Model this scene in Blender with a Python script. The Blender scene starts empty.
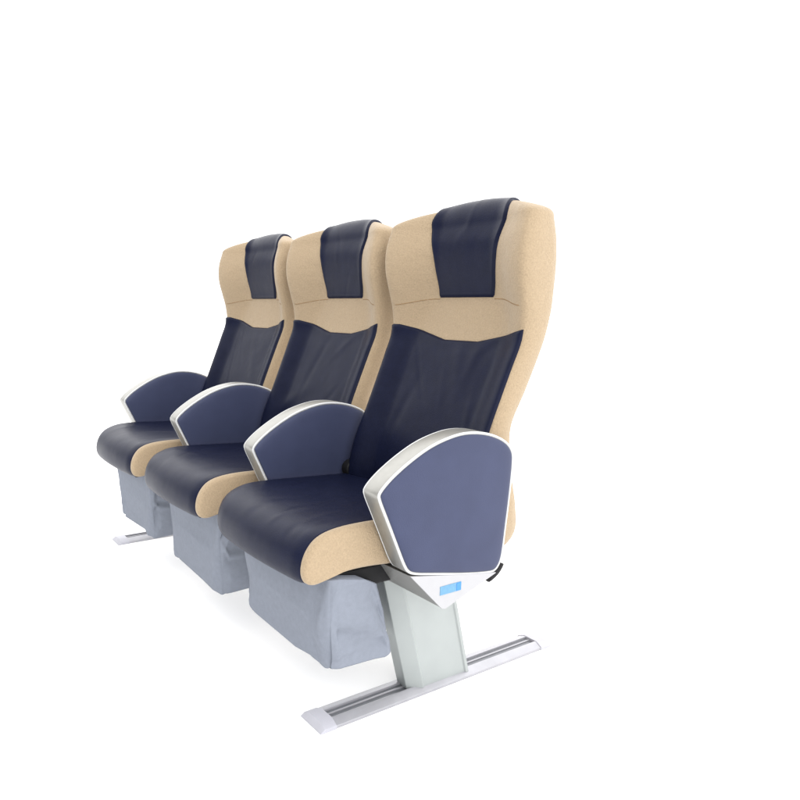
import bpy, bmesh, math, random
from mathutils import Vector, Matrix, noise
R = math.radians
scn = bpy.context.scene
col = scn.collection

# ------------------------------------------------------------------ materials
def mat(name, base, rough=.5, metal=0, spec=.5, mottle=0, mscale=40, bump=0, bscale=200, bdist=.001,
        sheen=0, kind='noise', bump2=0, b2scale=12, rvar=0, coat=0):
    m = bpy.data.materials.new(name); m.use_nodes = True
    nt = m.node_tree; N = nt.nodes; L = nt.links
    b = N['Principled BSDF']
    b.inputs['Roughness'].default_value = rough
    b.inputs['Metallic'].default_value = metal
    b.inputs['Specular IOR Level'].default_value = spec
    b.inputs['Sheen Weight'].default_value = sheen
    b.inputs['Coat Weight'].default_value = coat
    b.inputs['Base Color'].default_value = (*base, 1)
    tc = N.new('ShaderNodeTexCoord')
    if mottle:
        n = N.new('ShaderNodeTexNoise'); n.inputs['Scale'].default_value = mscale; n.inputs['Detail'].default_value = 5
        L.new(tc.outputs['Object'], n.inputs['Vector'])
        r = N.new('ShaderNodeValToRGB')
        r.color_ramp.elements[0].position = .3; r.color_ramp.elements[1].position = .7
        r.color_ramp.elements[0].color = (*[c*(1-mottle) for c in base], 1)
        r.color_ramp.elements[1].color = (*[min(1, c*(1+mottle)) for c in base], 1)
        L.new(n.outputs['Fac'], r.inputs['Fac']); L.new(r.outputs['Color'], b.inputs['Base Color'])
    if rvar:
        n = N.new('ShaderNodeTexNoise'); n.inputs['Scale'].default_value = 9; n.inputs['Detail'].default_value = 4
        L.new(tc.outputs['Object'], n.inputs['Vector'])
        mr = N.new('ShaderNodeMapRange'); mr.inputs['To Min'].default_value = rough-rvar; mr.inputs['To Max'].default_value = rough+rvar
        L.new(n.outputs['Fac'], mr.inputs['Value']); L.new(mr.outputs['Result'], b.inputs['Roughness'])
    last = None
    if bump:
        n = N.new('ShaderNodeTexVoronoi' if kind == 'voronoi' else 'ShaderNodeTexNoise')
        n.inputs['Scale'].default_value = bscale
        L.new(tc.outputs['Object'], n.inputs['Vector'])
        bp = N.new('ShaderNodeBump'); bp.inputs['Strength'].default_value = bump; bp.inputs['Distance'].default_value = bdist
        L.new(n.outputs['Distance' if kind == 'voronoi' else 'Fac'], bp.inputs['Height'])
        last = bp
    if bump2:
        n = N.new('ShaderNodeTexNoise'); n.inputs['Scale'].default_value = b2scale; n.inputs['Detail'].default_value = 2
        L.new(tc.outputs['Object'], n.inputs['Vector'])
        bp = N.new('ShaderNodeBump'); bp.inputs['Strength'].default_value = bump2; bp.inputs['Distance'].default_value = .01
        L.new(n.outputs['Fac'], bp.inputs['Height'])
        if last: L.new(last.outputs['Normal'], bp.inputs['Normal'])
        last = bp
    if last: L.new(last.outputs['Normal'], b.inputs['Normal'])
    return m

TAN = (.30, .228, .148)
M = dict(
    tan=mat('tan_fabric', TAN, .85, mottle=.10, mscale=290, bump=1.0, bscale=270, bdist=.0015, sheen=.15, spec=.2, bump2=.3, b2scale=26),
    seam=mat('seam_thread', (.24, .16, .09), .9, spec=.1, mottle=.1),
    navy=mat('navy_leather', (.0052, .0070, .021), .40, spec=.10, bump=.25, bscale=420, bdist=.0008, kind='voronoi', bump2=.25, b2scale=9, rvar=.06, mottle=.1),
    panel=mat('blue_vinyl', (.036, .043, .084), .5, spec=.18, bump=.2, bscale=380, bdist=.0006, kind='voronoi', bump2=.08, b2scale=8, mottle=.06, mscale=12),
    alu=mat('brushed_aluminium', (.29, .287, .27), .45, metal=.7, rvar=.05, mottle=.04, mscale=60, bump=.05, bscale=600),
    trim=mat('white_trim', (.50, .51, .52), .38, spec=.5, mottle=.02),
    leg=mat('satin_grey_paint', (.29, .312, .31), .42, metal=.25, bump=.08, bscale=500, bdist=.0005, mottle=.03, mscale=15, rvar=.05),
    white=mat('white_plastic', (.33, .33, .345), .45, spec=.4, mottle=.02, bump=.05, bscale=300),
    rail=mat('rail_aluminium', (.34, .34, .365), .42, metal=.5, mottle=.05, mscale=30),
    slot=mat('rail_slot_grey', (.16, .165, .18), .5, metal=.4, mottle=.08),
    cloth=mat('grey_cloth', (.178, .195, .232), .85, spec=.12, bump=.6, bscale=520, bdist=.001, bump2=.2, b2scale=22, mottle=.04, mscale=90),
    black=mat('black_plastic', (.007, .007, .008), .55, spec=.2, mottle=.1),
    lcd=mat('blue_screen', (.085, .22, .36), .3, mottle=.1, mscale=120),
    lcd2=mat('blue_screen_dark', (.03, .17, .46), .25, mottle=.1),
    cap=mat('cap_grey', (.36, .36, .40), .5, mottle=.03),
    grey=mat('shade_grey', (.17, .17, .165), .45, metal=.2, mottle=.04),  # display housing: shade of its lower faces put into the colour
    floor=mat('white_floor', (.93, .93, .93), .9, spec=.0, mottle=.005, mscale=3),
)

# ------------------------------------------------------------------ helpers
def link(name, bm, m, parent=None, smooth=True, sub=0, bevel=0):
    bmesh.ops.remove_doubles(bm, verts=bm.verts, dist=1e-6)
    bmesh.ops.recalc_face_normals(bm, faces=bm.faces)
    me = bpy.data.meshes.new(name); bm.to_mesh(me); bm.free()
    for p in me.polygons: p.use_smooth = smooth
    me.materials.append(m)
    o = bpy.data.objects.new(name, me); col.objects.link(o)
    if parent: o.parent = parent
    if bevel:
        b = o.modifiers.new('b', 'BEVEL'); b.width = bevel; b.segments = 3; b.limit_method = 'ANGLE'; b.angle_limit = R(35)
        w = o.modifiers.new('w', 'WEIGHTED_NORMAL')
    if sub:
        s = o.modifiers.new('s', 'SUBSURF'); s.levels = sub; s.render_levels = sub
    return o

def grid(bm, rows, closed=False, cap0=False, cap1=False):
    V = [[bm.verts.new(p) for p in r] for r in rows]
    n = len(rows[0])
    for a, b in zip(V, V[1:]):
        for i in range(n if closed else n-1):
            j = (i+1) % n
            try: bm.faces.new((a[i], a[j], b[j], b[i]))
            except ValueError: pass
    for c, r in ((cap0, V[0]), (cap1, V[-1])):
        if c:
            ctr = bm.verts.new(sum((v.co for v in r), Vector())/len(r))
            for i in range(n): bm.faces.new((r[i], r[(i+1) % n], ctr))
    return V

def interp(tab, x, k):
    """Catmull-Rom through a table of rows (x, a, b, ...)"""
    if x <= tab[0][0]: return tab[0][k]
    if x >= tab[-1][0]: return tab[-1][k]
    for i in range(len(tab)-1):
        if tab[i][0] <= x <= tab[i+1][0]:
            a = tab[max(i-1, 0)]; b = tab[i]; c = tab[i+1]; d = tab[min(i+2, len(tab)-1)]
            t = (x-b[0])/(c[0]-b[0]); h = c[0]-b[0]
            m0 = (c[k]-a[k])/(c[0]-a[0])*h; m1 = (d[k]-b[k])/(d[0]-b[0])*h
            return (2*t**3-3*t*t+1)*b[k]+(t**3-2*t*t+t)*m0+(-2*t**3+3*t*t)*c[k]+(t**3-t*t)*m1

def sstep(a, b, x):
    t = max(0, min(1, (x-a)/(b-a))); return t*t*(3-2*t)

def tube(bm, pts, r, n=8, closed=False):
    rows = []; m = len(pts)
    for i, p in enumerate(pts):
        a = pts[(i-1) % m] if closed else pts[max(i-1, 0)]
        c = pts[(i+1) % m] if closed else pts[min(i+1, m-1)]
        d = (Vector(c)-Vector(a)).normalized()
        u = d.cross(Vector((1, .01, .02)) if abs(d.x) < .9 else Vector((0, 0, 1))).normalized(); v = d.cross(u)
        rows.append([Vector(p)+r*(math.cos(k*2*math.pi/n)*u+math.sin(k*2*math.pi/n)*v) for k in range(n)])
    if closed: rows.append(rows[0])
    grid(bm, rows, True, not closed, not closed)

def box(bm, x0, x1, y0, y1, z0, z1, M4=None):
    v = [bm.verts.new((x, y, z)) for x in (x0, x1) for y in (y0, y1) for z in (z0, z1)]
    for f in ((0, 1, 3, 2), (4, 6, 7, 5), (0, 4, 5, 1), (2, 3, 7, 6), (0, 2, 6, 4), (1, 5, 7, 3)):
        bm.faces.new([v[i] for i in f])
    if M4: bmesh.ops.transform(bm, matrix=M4, verts=v)
    return v

def prism(bm, poly, x0, x1, poly1=None):
    """polygon in (y,z) extruded from x0 to x1"""
    poly1 = poly1 or poly
    a = [bm.verts.new((x0, y, z)) for y, z in poly]; b = [bm.verts.new((x1, y, z)) for y, z in poly1]
    n = len(a)
    for i in range(n): bm.faces.new((a[i], a[(i+1) % n], b[(i+1) % n], b[i]))
    bm.faces.new(a); bm.faces.new(b)

def resample(P, n, closed=True):
    Q = [Vector(p) for p in P]
    if closed: Q.append(Q[0])
    L = [0]
    for a, b in zip(Q, Q[1:]): L.append(L[-1]+(b-a).length)
    out = []; k = 0
    for i in range(n):
        s = L[-1]*i/(n if closed else n-1)
        while k < len(L)-2 and L[k+1] < s: k += 1
        t = (s-L[k])/max(1e-9, L[k+1]-L[k]); out.append(Q[k].lerp(Q[k+1], t))
    return out

def chaikin(P, it=2):
    for _ in range(it):
        Q = []
        for i in range(len(P)):
            a = Vector(P[i]); b = Vector(P[(i+1) % len(P)])
            Q += [a.lerp(b, .25), a.lerp(b, .75)]
        P = Q
    return P

def inset(P, d):
    n = len(P); out = []
    area = sum(P[i][0]*P[(i+1) % n][1]-P[(i+1) % n][0]*P[i][1] for i in range(n))
    s = 1 if area > 0 else -1
    for i in range(n):
        t = (Vector(P[(i+1) % n])-Vector(P[(i-1) % n])).normalized()
        out.append(Vector(P[i])+Vector((-t.y, t.x))*d*s)
    return out

PITCH = .52
root = bpy.data.objects.new('passenger_seat_row', None); col.objects.link(root)
root['label'] = 'row of three joined navy and tan passenger seats with blue armrests and grey under-seat pouches'
root['category'] = 'seat row'

# ------------------------------------------------------------------ backrest
#       z     yrim  yback ycent  w     s0    s1
BT = [(.345, .300, .372, .330, .225, .60, .93),
      (.40,  .285, .424, .310, .240, .60, .93),
      (.46,  .272, .424, .298, .242, .60, .93),
      (.55,  .285, .405, .312, .238, .60, .93),
      (.647, .323, .400, .348, .232, .60, .93),
      (.731, .358, .440, .384, .232, .60, .93),
      (.784, .380, .464, .406, .233, .60, .94),
      (.841, .402, .486, .430, .235, .58, .95),
      (.899, .401, .497, .446, .238, .48, .95),
      (.944, .390, .498, .450, .240, .38, .95),
      (1.00, .377, .496, .441, .243, .34, .95),
      (1.054, .379, .489, .438, .244, .33, .95),
      (1.10, .392, .480, .450, .240, .36, .95)]
Z0, Z1 = .345, 1.10
HCAP = .052
def yf(z, x):
    w = interp(BT, z, 4); yr = interp(BT, z, 1); yc = interp(BT, z, 3)
    g = sstep(interp(BT, z, 5), interp(BT, z, 6), abs(x)/w)
    # edge roll of the rim
    e = max(0, (abs(x)/w-.925)/.075); roll = .024*(1-math.sqrt(max(0, 1-min(1, e)**2)))
    return yc-(yc-yr)*g+roll
def yb(z, x):
    w = interp(BT, z, 4); ybk = interp(BT, z, 2); yc = interp(BT, z, 3)
    q = abs(x)/w; full = max(ybk, yc+.075)
    e = max(0, (q-.86)/.14)
    return ybk+(full-ybk)*(1-sstep(.3, .95, q))-.036*(1-math.sqrt(max(0, 1-min(1, e)**2)))
def surf(t, q):
    """front surface; t = z up to Z1, beyond that an angle over the top; q in -1..1"""
    z = min(t, Z1); w = interp(BT, z, 4)
    if t <= Z1:
        x = q*w; return Vector((x, yf(z, x), z))
    th = (t-Z1)/.001*R(1)          # one thousandth past Z1 = one degree
    x0 = q*w; a = yf(Z1, x0); b = yb(Z1, x0); mid = (a+b)/2; hd = (b-a)/2
    x = q*(w-.030*(1-math.cos(min(th, math.pi/2))))
    return Vector((x, mid-hd*math.cos(th), Z1+HCAP*math.sin(th)*(1-.62*abs(q)**2.2)))
def snorm(t, q):
    e = 1e-4; s = 1e-3
    a = surf(t+e, q)-surf(t-e, q); b = surf(t, q+s)-surf(t, q-s)
    n = b.cross(a).normalized()
    return n if n.y < 0 or t > Z1 else -n

def backrest_mesh():
    bm = bmesh.new(); rows = []
    qs = [math.sin(math.pi/2*(-1+2*i/44))*.5+(-1+2*i/44)*.5 for i in range(45)]
    for i in range(62):
        z = Z0+(Z1-Z0)*i/61; w = interp(BT, z, 4)
        sh = .018*(1-sstep(0, .03, z-Z0))
        fr = [Vector((q*(w-sh), yf(z, q*w)+sh, z)) for q in qs]
        bk = [Vector((q*(w-sh), yb(z, q*w)-sh, z)) for q in reversed(qs)]
        rows.append(fr+bk)
    for th in range(9, 91, 9):
        fr = [surf(Z1+th*.001, q) for q in qs]
        bk = []
        for q, p in zip(reversed(qs), reversed(fr)):
            x0 = q*interp(BT, Z1, 4); mid = (yf(Z1, x0)+yb(Z1, x0))/2
            bk.append(Vector((p.x, 2*mid-p.y, p.z)))
        rows.append(fr+bk)
    grid(bm, rows, True, True, False)
    return bm

def patch(fun, H, ns=40, nt=40, edge=.05, wr=None):
    """puffed upholstery patch lying on the backrest surface"""
    bm = bmesh.new(); rows = []
    for j in range(nt+1):
        v = j/nt; r = []
        for i in range(ns+1):
            u = -1+2*i/ns
            t, q = fun(u, v)
            d = min(1-abs(u), 2*min(v, 1-v)); e = min(1, d/edge)
            h = -.003+(H+.003)*math.sqrt(1-(1-e)**2)
            if wr: h += wr(u, v)*min(1, d/.15)
            r.append(surf(t, q)+snorm(t, q)*h)
        rows.append(r)
    grid(bm, rows)
    return bm

def pad_fun(u, v):
    t0, t1 = .929, Z1+.135
    t = t0+(t1-t0)*v
    zz = min(t, Z1+.03)
    return t, u*(.385+.085*sstep(.90, 1.11, zz)+.07*sstep(1.03, 1.13, zz))
def lum_top(q):
    return .831+.034*min(1, max(0, (math.hypot(q-.06, .12)-.27)/.65))
def lum_fun(u, v):
    q = u*.965
    return .40+(lum_top(q)-.40)*v, q

def folds(seed, n, amp, steep):
    rnd = random.Random(seed); F = []
    for _ in range(n):
        F.append((rnd.uniform(-.9, .9), rnd.uniform(0, 1), R(90+rnd.uniform(-steep, steep)), rnd.uniform(.03, .09), rnd.uniform(.15, .4), rnd.uniform(-1, 1)*amp))
    def f(u, v):
        h = 0
        for a, b, th, wd, ln, am in F:
            dx, dy = u-a, (v-b)*1.6
            s_ = dx*math.cos(th)+dy*math.sin(th); p = -dx*math.sin(th)+dy*math.cos(th)+.15*s_*s_
            h += am*math.exp(-(p/wd)**2-(s_/ln)**2)
        return h+amp*.8*noise.noise(Vector((u*2.2, v*2.5, seed*3.1)))
    return f
def make_backrest(seed=1):
    o = link('backrest', backrest_mesh(), M['tan'])
    link('headrest_pad', patch(pad_fun, .0065, wr=folds(seed+40, 5, .0008, 50)), M['navy'], o)['label'] = 'navy leather pad let into the head of the backrest'
    link('lumbar_panel', patch(lum_fun, .0055, 90, 90, .035, folds(seed, 14, .0022, 60)), M['navy'], o)
    for s in (-1, 1):
        bm = bmesh.new()
        tube(bm, [surf(.928-.016*sstep(.45, .95, q), s*q)+snorm(.928, s*q)*-.0004 for q in [.39+.5*k/24 for k in range(25)]], .0014, 6)
        link('seam', bm, M['seam'], o)
    return o

# ------------------------------------------------------------------ cushion
CP = [(.34, .462), (.24, .470), (.12, .476), (.04, .480), (-.02, .480), (-.065, .475), (-.096, .463), (-.117, .440),
      (-.126, .414), (-.126, .391), (-.116, .372), (-.096, .367), (-.075, .372), (-.02, .384), (.08, .378), (.20, .36), (.34, .35)]
CPR = resample(chaikin(CP, 2), 150)
def cush_row(x, d, hw, bul=1):
    P = inset(CPR, d); q = x/hw; out = []
    for p in P:
        f = sstep(.05, -.12, p.x)*(1-q*q)*bul
        top = sstep(.42, .47, p.y)
        dish = -.006*top*(1-q*q)*sstep(-.06, .1, p.x)+.004*top*abs(q)**3
        out.append(Vector((x, p.x-.015*f, p.y+dish)))
    return out
def make_cushion(seed=1):
    fw = folds(seed+7, 16, .0022, 80)
    hw = .222; xn = .203
    bm = bmesh.new(); rows = []
    N = 72
    for i in range(N+1):
        x = -xn+2*xn*i/N
        rw = cush_row(x, 0, hw); k = max(0, (-x/xn-.62)/.38)**2.2
        for p in rw: p.y += .018*k*sstep(.0, -.09, p.y); p.z += -.004*k*sstep(.44, .48, p.z)+.010*k*sstep(.42, .36, p.z)*sstep(.1, -.05, p.y)
        if abs(x) < xn-.012:
            for p in rw:
                if p.z > .43: p.z += fw(x/xn, (p.y+.13)/.47)*sstep(.43, .47, p.z)*sstep(xn-.01, xn-.06, abs(x))
        rows.append(rw)
    e0 = [cush_row(s*(xn+dx), d, hw) for s, dx, d in ((-1, .0035, .004), )]
    e1 = [cush_row(xn+.0035, .004, hw)]
    r = 0
    e0 = [[Vector((-xn-.004, .1+(p.y-.1)*.975, .42+(p.z-.42)*.93)) for p in rows[0]]]; rows = e0+rows+e1
    # rounder shoulders: gently inset the last rows
    for i in range(6):
        k = .0045*(1-(i+1)/6)**2
        rows[-2-i] = cush_row(rows[-2-i][0].x, k, hw)
    grid(bm, rows, True, True, True)
    o = link('seat_cushion', bm, M['navy'])
    for s in (-1, 1):
        bm = bmesh.new(); rr = []
        b = .010 if s < 0 else 0
        for dx, d in ((.0025, .006), (.003, .0045), (.005, .0035), (.012, .0035), (.016, .0045), (.0190, .0075)):
            rw = cush_row(s*(xn+dx), d+b, hw, .9)
            if s < 0:
                for p in rw: p.y += .018*sstep(.0, -.09, p.y)
            rr.append(rw)
        base = rr[-1]; c = Vector((0, .1, .42))
        for dx, k in ((.0205, .985), (.0215, .96), (.0225, .9), (.0235, .7), (.024, .4)):
            rr.append([Vector((s*(xn+dx), c.y+(p.y-c.y)*k, c.z+(p.z-c.z)*k)) for p in base])
        grid(bm, rr, True, True, True)
        link('side_panel', bm, M['tan'], o)
    return o

def make_pan():
    bm = bmesh.new()
    box(bm, -.185, .19, -.03, .36, .325, .372)
    o = link('seat_pan', bm, M['black'], bevel=.006)
    for s in (-1, 1):
        bm = bmesh.new()
        box(bm, s*.165-.011, s*.165+.011, -.100, -.078, .361, .376)
        link('pan_bracket', bm, M['black'], o, bevel=.003)
    return o

def make_pouch(seed, z0, xl, xr, sag=0):
    """soft cloth bag, corners rounded, bellied sides and hanging folds"""
    rnd = random.Random(seed); ph = [rnd.uniform(0, 6.28) for _ in range(8)]
    bm = bmesh.new(); rows = []
    n = 320; NZ = 80; top = .372
    ff = folds(seed+80, 16, .0075, 28); fs = folds(seed+91, 12, .016, 75)
    def sec(zin, sc):
        t = (top-zin)/(top-z0)
        x0 = xl+.004*t; x1 = xr-.022*t
        y0 = -.062+.012*t; y1 = .062+.060*t
        cx, cy = (x0+x1)/2, (y0+y1)/2; hx, hy = (x1-x0)/2*sc, (y1-y0)/2*sc
        out = []
        for k in range(n):
            a = 2*math.pi*k/n+.0001; c, s = math.cos(a), math.sin(a); e = .11
            px = hx*math.copysign(abs(c)**(e*1.0), c); py = hy*math.copysign(abs(s)**(e*1.0), s)
            w = 0
            if abs(py) > hy*.9:       # front and back faces
                w = .0045*math.sin(px*30+ph[0]+2*t)*t+.0022*math.sin(px*83+ph[1]+5*t)
                dy, dx = w*(-1 if py < 0 else 1), 0
            else:                     # side faces
                q = py/hy
                w = .010*(1-q*q)*math.sin(math.pi*min(1, t*1.05))+.005*math.sin(q*3+t*6+ph[2])*t*(1-q*q)+.003*math.sin(q*7-t*9+ph[3])*(1-q*q)
                w += .014*(1-q*q)*(1-abs(((q*1.1+t*1.6+ph[6]) % 1.0)*2-1))**2*(1 if px > 0 else 0)
                dx, dy = w*(1 if px > 0 else -1), 0
            nv = Vector((cx+px, cy+py, zin*.7))
            nn = (noise.noise(nv*8+Vector((seed, 0, 0)))*.013+(1-abs(noise.noise(nv*17+Vector((0, seed, 0)))))**3*.005)*min(1, t*2)
            nn += (ff(px/hx, t)*min(1, t*2.5) if abs(py) > hy*.9 else fs(py/hy, t)*min(1, t*3))
            nn *= 1-(abs(py)/hy)**6 if abs(py) <= hy*.9 else 1-min(1, abs(px)/hx)**6
            if abs(py) > hy*.9: dy += nn*(-1 if py < 0 else 1)
            else: dx += nn*(1 if px > 0 else -1)
            z = zin-sag*t*sstep(-1, 1, px/hx)-max(0, cy+py)/.06*.034*(1-t)**2
            out.append(Vector((cx+px+dx*sc, cy+py+dy*sc, z+.005*math.sin(px*9+ph[4])*t+.003*math.sin(px*41+ph[7])*t*t+(.002*math.sin(2*math.pi*5*k/n+ph[5])*t))))
        return out
    for i in range(NZ+1):
        rows.append(sec(top-(top-z0)*i/NZ, 1))
    for sc, dz in ((.985, .004), (.95, .006), (.8, .007), (.5, .008)):
        rows.append(sec(z0-dz+.0, sc))
    grid(bm, rows, True, True, True)
    return link('under_seat_pouch', bm, M['cloth'])

# ------------------------------------------------------------------ armrest
AP = [(.000, .560), (.020, .580), (.050, .601), (.085, .621), (.125, .640), (.170, .653), (.215, .660), (.262, .657), (.305, .647),
      (.345, .629), (.366, .606), (.370, .580), (.366, .50), (.360, .43), (.356, .375), (.350, .350), (.336, .334), (.316, .332),
      (.24, .344), (.16, .361), (.100, .373), (.080, .382), (.068, .400), (.048, .444), (.020, .505), (-.001, .549)]
APR = resample(chaikin(AP, 2), 180)
def make_arm():
    bm = bmesh.new(); T = .05
    rows = []
    for x, d in ((-.05, .006), (-.05, .004), (-.0485, .0015), (-.045, 0), (-.005, 0), (-.0015, .0015), (0, .004), (0, .006)):
        rows.append([Vector((x, p.x, p.y)) for p in inset(APR, d)])
    grid(bm, rows, True, True, True)
    o = link('armrest', bm, M['alu'])
    for x, s in ((-.0015, 1), (-.0485, -1)):
        bm = bmesh.new()
        tube(bm, [Vector((x, p.x, p.y)) for p in inset(APR, .0028)], .0027, 8, True)
        link('trim', bm, M['trim'], o)
        bm = bmesh.new(); rr = []
        base = inset(APR, .009); ctr = Vector((.19, .50))
        for d, h in ((.0058, -.001), (.0065, .0012), (.009, .0028)):
            rr.append([Vector((x+s*(h+.0015), p.x, p.y)) for p in inset(APR, d)])
        for k, h in ((.97, .0042), (.93, .0052), (.85, .0060), (.7, .0066), (.45, .007), (.2, .007)):
            rr.append([Vector((x+s*(h+.0015), *(ctr+(p-ctr)*k))) for p in base])
        grid(bm, rr, True, False, True)
        link('armrest_panel', bm, M['panel'], o)
    return o

# ------------------------------------------------------------------ legs and rails
def make_leg():
    """raked extruded post, x from -.065 to 0 (outer face)"""
    def y0(z): return .205-.27*(z-.03)
    def y1(z): return .392-.27*(z-.03)
    bm = bmesh.new(); rows = []
    for z in (.012, .40):
        a, b = y0(z), y1(z)
        rows.append([(-.062, a+.004, z), (-.030, a, z), (-.022, a+.001, z), (-.003, a+.036, z), (-.003, a+.040, z), (-.006, a+.043, z),
                     (-.006, b-.012, z), (-.002, b-.009, z), (-.002, b, z), (-.062, b, z)])
    bmr = [[Vector(p) for p in r] for r in rows]
    V = [[bm.verts.new(p) for p in r] for r in bmr]
    n = len(V[0])
    for i in range(n): bm.faces.new((V[0][i], V[0][(i+1) % n], V[1][(i+1) % n], V[1][i]))
    bm.faces.new(V[0]); bm.faces.new(V[1])
    o = link('leg', bm, M['leg'], smooth=False, bevel=.0012)
    return o

def make_rail():
    bm = bmesh.new()
    # profile in (x,z): low flanges, groove down the middle
    pr = [(-.082, 0), (-.082, .010), (-.060, .024), (-.054, .024), (-.054, .015), (-.044, .015), (-.044, .019), (-.040, .019), (-.040, .013),
          (-.026, .013), (-.026, .020), (-.022, .020), (-.022, .024), (-.018, .024), (0, .010), (0, 0)]
    pr = [(x, z*.72) for x, z in pr]
    Y0, Y1 = -.040, .690
    a = [bm.verts.new((x, Y0, z)) for x, z in pr]; b = [bm.verts.new((x, Y1, z)) for x, z in pr]
    n = len(pr)
    for i in range(n): bm.faces.new((a[i], a[(i+1) % n], b[(i+1) % n], b[i]))
    bm.faces.new(a); bm.faces.new(b)
    o = link('floor_rail', bm, M['rail'], smooth=False, bevel=.0008)
    for q in ((-.0535, -.0445, .0162), (-.0395, -.0265, .0145)):
        bm = bmesh.new()
        box(bm, q[0], q[1], Y0+.02, Y1-.02, q[2]*.72-.003, q[2]*.72)
        link('rail_slot', bm, M['slot'], o, smooth=False)
    for y, s in ((Y0, 1), (Y1, -1)):
        bm = bmesh.new()
        q = [(-.0835, 0), (-.0835, .0085), (-.0605, .0188), (-.0175, .0188), (.0015, .0085), (.0015, 0)]
        rows = []
        for yy, k in ((y-.012*s, .25), (y-.002*s, 1), (y+.030*s, 1), (y+.031*s, .8)):
            rows.append([Vector((x, yy, z*k)) for x, z in q])
        grid(bm, rows, True, True, True)
        link('end_cap', bm, M['cap'], o, smooth=False, bevel=.0015)
    return o

def make_display():
    bm = bmesh.new()
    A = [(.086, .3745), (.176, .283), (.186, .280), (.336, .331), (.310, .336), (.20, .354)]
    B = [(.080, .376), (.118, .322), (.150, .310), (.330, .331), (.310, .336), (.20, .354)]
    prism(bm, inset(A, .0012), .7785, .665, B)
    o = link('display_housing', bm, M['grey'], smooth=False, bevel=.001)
    bm = bmesh.new()
    prism(bm, inset(A, .0), .7785, .7825)
    link('face_plate', bm, M['white'], o, smooth=False, bevel=.001)
    bm = bmesh.new()
    box(bm, .781, .7838, .168, .228, .3145, .3345)
    link('display_screen', bm, M['lcd'], o, smooth=False, bevel=.001)
    bm = bmesh.new()
    box(bm, .782, .7846, .214, .2275, .3155, .3335)
    link('display_key', bm, M['lcd2'], o, smooth=False, bevel=.0005)
    return o

def put(o, x=0, y=0, z=0):
    o.parent = root; o.location = (x, y, z); return o
def dup(o, x, y=0, z=0):
    c = o.copy(); col.objects.link(c); c.parent = root; c.location = (x, y, z)
    for ch in list(o.children):
        k = ch.copy(); col.objects.link(k); k.parent = c
    return c

p0 = make_pan(); a0 = make_arm()
XB, XC = .525, .493
put(p0, XC)
for i in range(3):
    put(make_backrest(i+3), XB-i*PITCH); put(make_cushion(i+3), XC-i*PITCH)
for i in (1, 2):
    dup(p0, XC-i*PITCH)
put(a0, .78)
for i in (1, 2, 3): dup(a0, .78-i*PITCH)
for i, (z0, xl, xr, sag) in enumerate(((.176, -.180, .215, .004), (.158, -.172, .205, .022), (.152, -.178, .198, .008))):
    put(make_pouch(11+i, z0, xl, xr, sag), XC-i*PITCH)

XR = .666
l0 = put(make_leg(), XR-.006); r0 = put(make_rail(), XR)
FAR = 1.447
dup(l0, XR-.006-FAR); dup(r0, XR-FAR)
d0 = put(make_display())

for y in (.17, .30):
    bm = bmesh.new()
    box(bm, -.80, .625, y-.02, y+.02, .295, .335)
    put(link('crossbeam', bm, M['black'], bevel=.004))
# black recline levers at the foot of each backrest
def lever():
    bm = bmesh.new()
    tube(bm, [Vector((.222, .368+.054*math.cos(R(a)), .338+.052*math.sin(R(a)))) for a in range(-78, -14, 8)], .012, 12)
    return link('recline_bracket', bm, M['black'], smooth=True)
v0 = put(lever(), XC)
for i in (1, 2): dup(v0, XC-i*PITCH)
def hinge(s):
    bm = bmesh.new()
    if 1:
        rows = [[Vector((s*.206+dx, .285+.024*math.cos(a*math.pi/8), .478+.024*math.sin(a*math.pi/8))) for a in range(16)] for dx in (-.014, .014)]
        grid(bm, rows, True, True, True)
    return link('hinge_cover', bm, M['black'], smooth=False, bevel=.004)
for s in (-1, 1):
    h0 = put(hinge(s), XC)
    for i in (1, 2): dup(h0, XC-i*PITCH)

# ------------------------------------------------------------------ floor
bm = bmesh.new()
bmesh.ops.create_circle(bm, cap_ends=True, segments=96, radius=150)
fl = link('floor', bm, M['floor'], smooth=False); fl['kind'] = 'structure'

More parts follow.
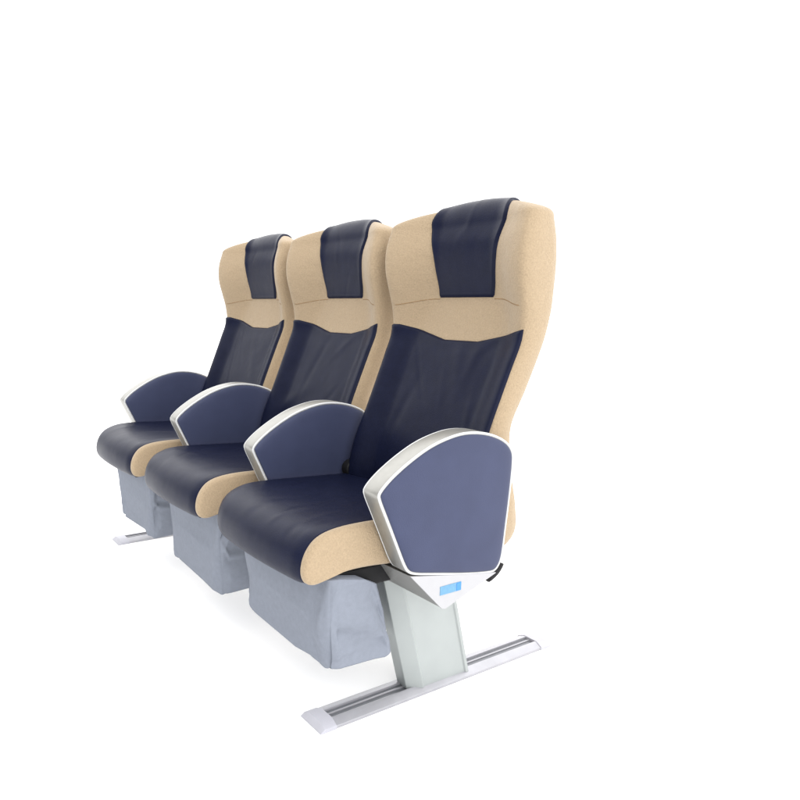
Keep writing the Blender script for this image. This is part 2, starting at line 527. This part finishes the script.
# ------------------------------------------------------------------ light
w = bpy.data.worlds.new('World'); scn.world = w; w.use_nodes = True
nt = w.node_tree; N = nt.nodes; L = nt.links
bg = N['Background']
tc = N.new('ShaderNodeTexCoord')
def dirblob(v, c0, c1, val):
    d = N.new('ShaderNodeVectorMath'); d.operation = 'DOT_PRODUCT'
    d.inputs[1].default_value = Vector(v).normalized()
    L.new(tc.outputs['Generated'], d.inputs[0])
    m = N.new('ShaderNodeMapRange'); m.interpolation_type = 'SMOOTHSTEP'
    m.inputs['From Min'].default_value = c0; m.inputs['From Max'].default_value = c1
    m.inputs['To Min'].default_value = 0; m.inputs['To Max'].default_value = val
    L.new(d.outputs['Value'], m.inputs['Value']); return m.outputs['Result']
def add(a, b):
    m = N.new('ShaderNodeMath'); m.operation = 'ADD'
    for k, v in enumerate((a, b)):
        if isinstance(v, (int, float)): m.inputs[k].default_value = v
        else: L.new(v, m.inputs[k])
    return m.outputs[0]
s = add(.06, dirblob((-.81, .55, -.1), -.05, .35, 1.5))     # white backdrop behind the seats
s = add(s, dirblob((1, -.05, .38), .45, .9, 2.0))            # softbox to the right
s = add(s, dirblob((0, 0, 1), .5, .9, .6))
L.new(s, bg.inputs['Strength']); bg.inputs['Color'].default_value = (1, 1, 1, 1)

sun = bpy.data.lights.new('overhead_fill', 'SUN'); sun.energy = 4.5; sun.angle = R(170); sun.color = (1, .99, .98)  # added wide-angle fill, whitens the floor and thins its shadows
so = bpy.data.objects.new('overhead_fill', sun); col.objects.link(so)
so.rotation_euler = Vector((.15, .25, 1)).to_track_quat('Z', 'Y').to_euler()

# ------------------------------------------------------------------ camera (solved from the photograph)
cam = bpy.data.cameras.new('Camera'); co = bpy.data.objects.new('Camera', cam); col.objects.link(co)
C = Vector((1.78868733, -0.77708766, 0.90172061))
F = Vector((-0.80830908, 0.54664222, -0.2186749)); Rr = Vector((0.55775043, 0.82990795, 0.0129324)); U = Vector((-0.18854943, 0.11151265, 0.97571207))
mw = Matrix((Rr, U, -F)).transposed().to_4x4(); mw.translation = C
co.matrix_world = mw
f, px, py = 693.5044, 337.1613, 463.6922
cam.sensor_width = 36; cam.lens = f/800*36
cam.shift_x = (400-px)/800; cam.shift_y = (py-400)/800
cam.clip_end = 1000; cam.clip_start = .05
scn.camera = co
vs = scn.view_settings; vs.view_transform = 'Standard'; vs.look = 'None'; vs.gamma = 1; vs.exposure = 0
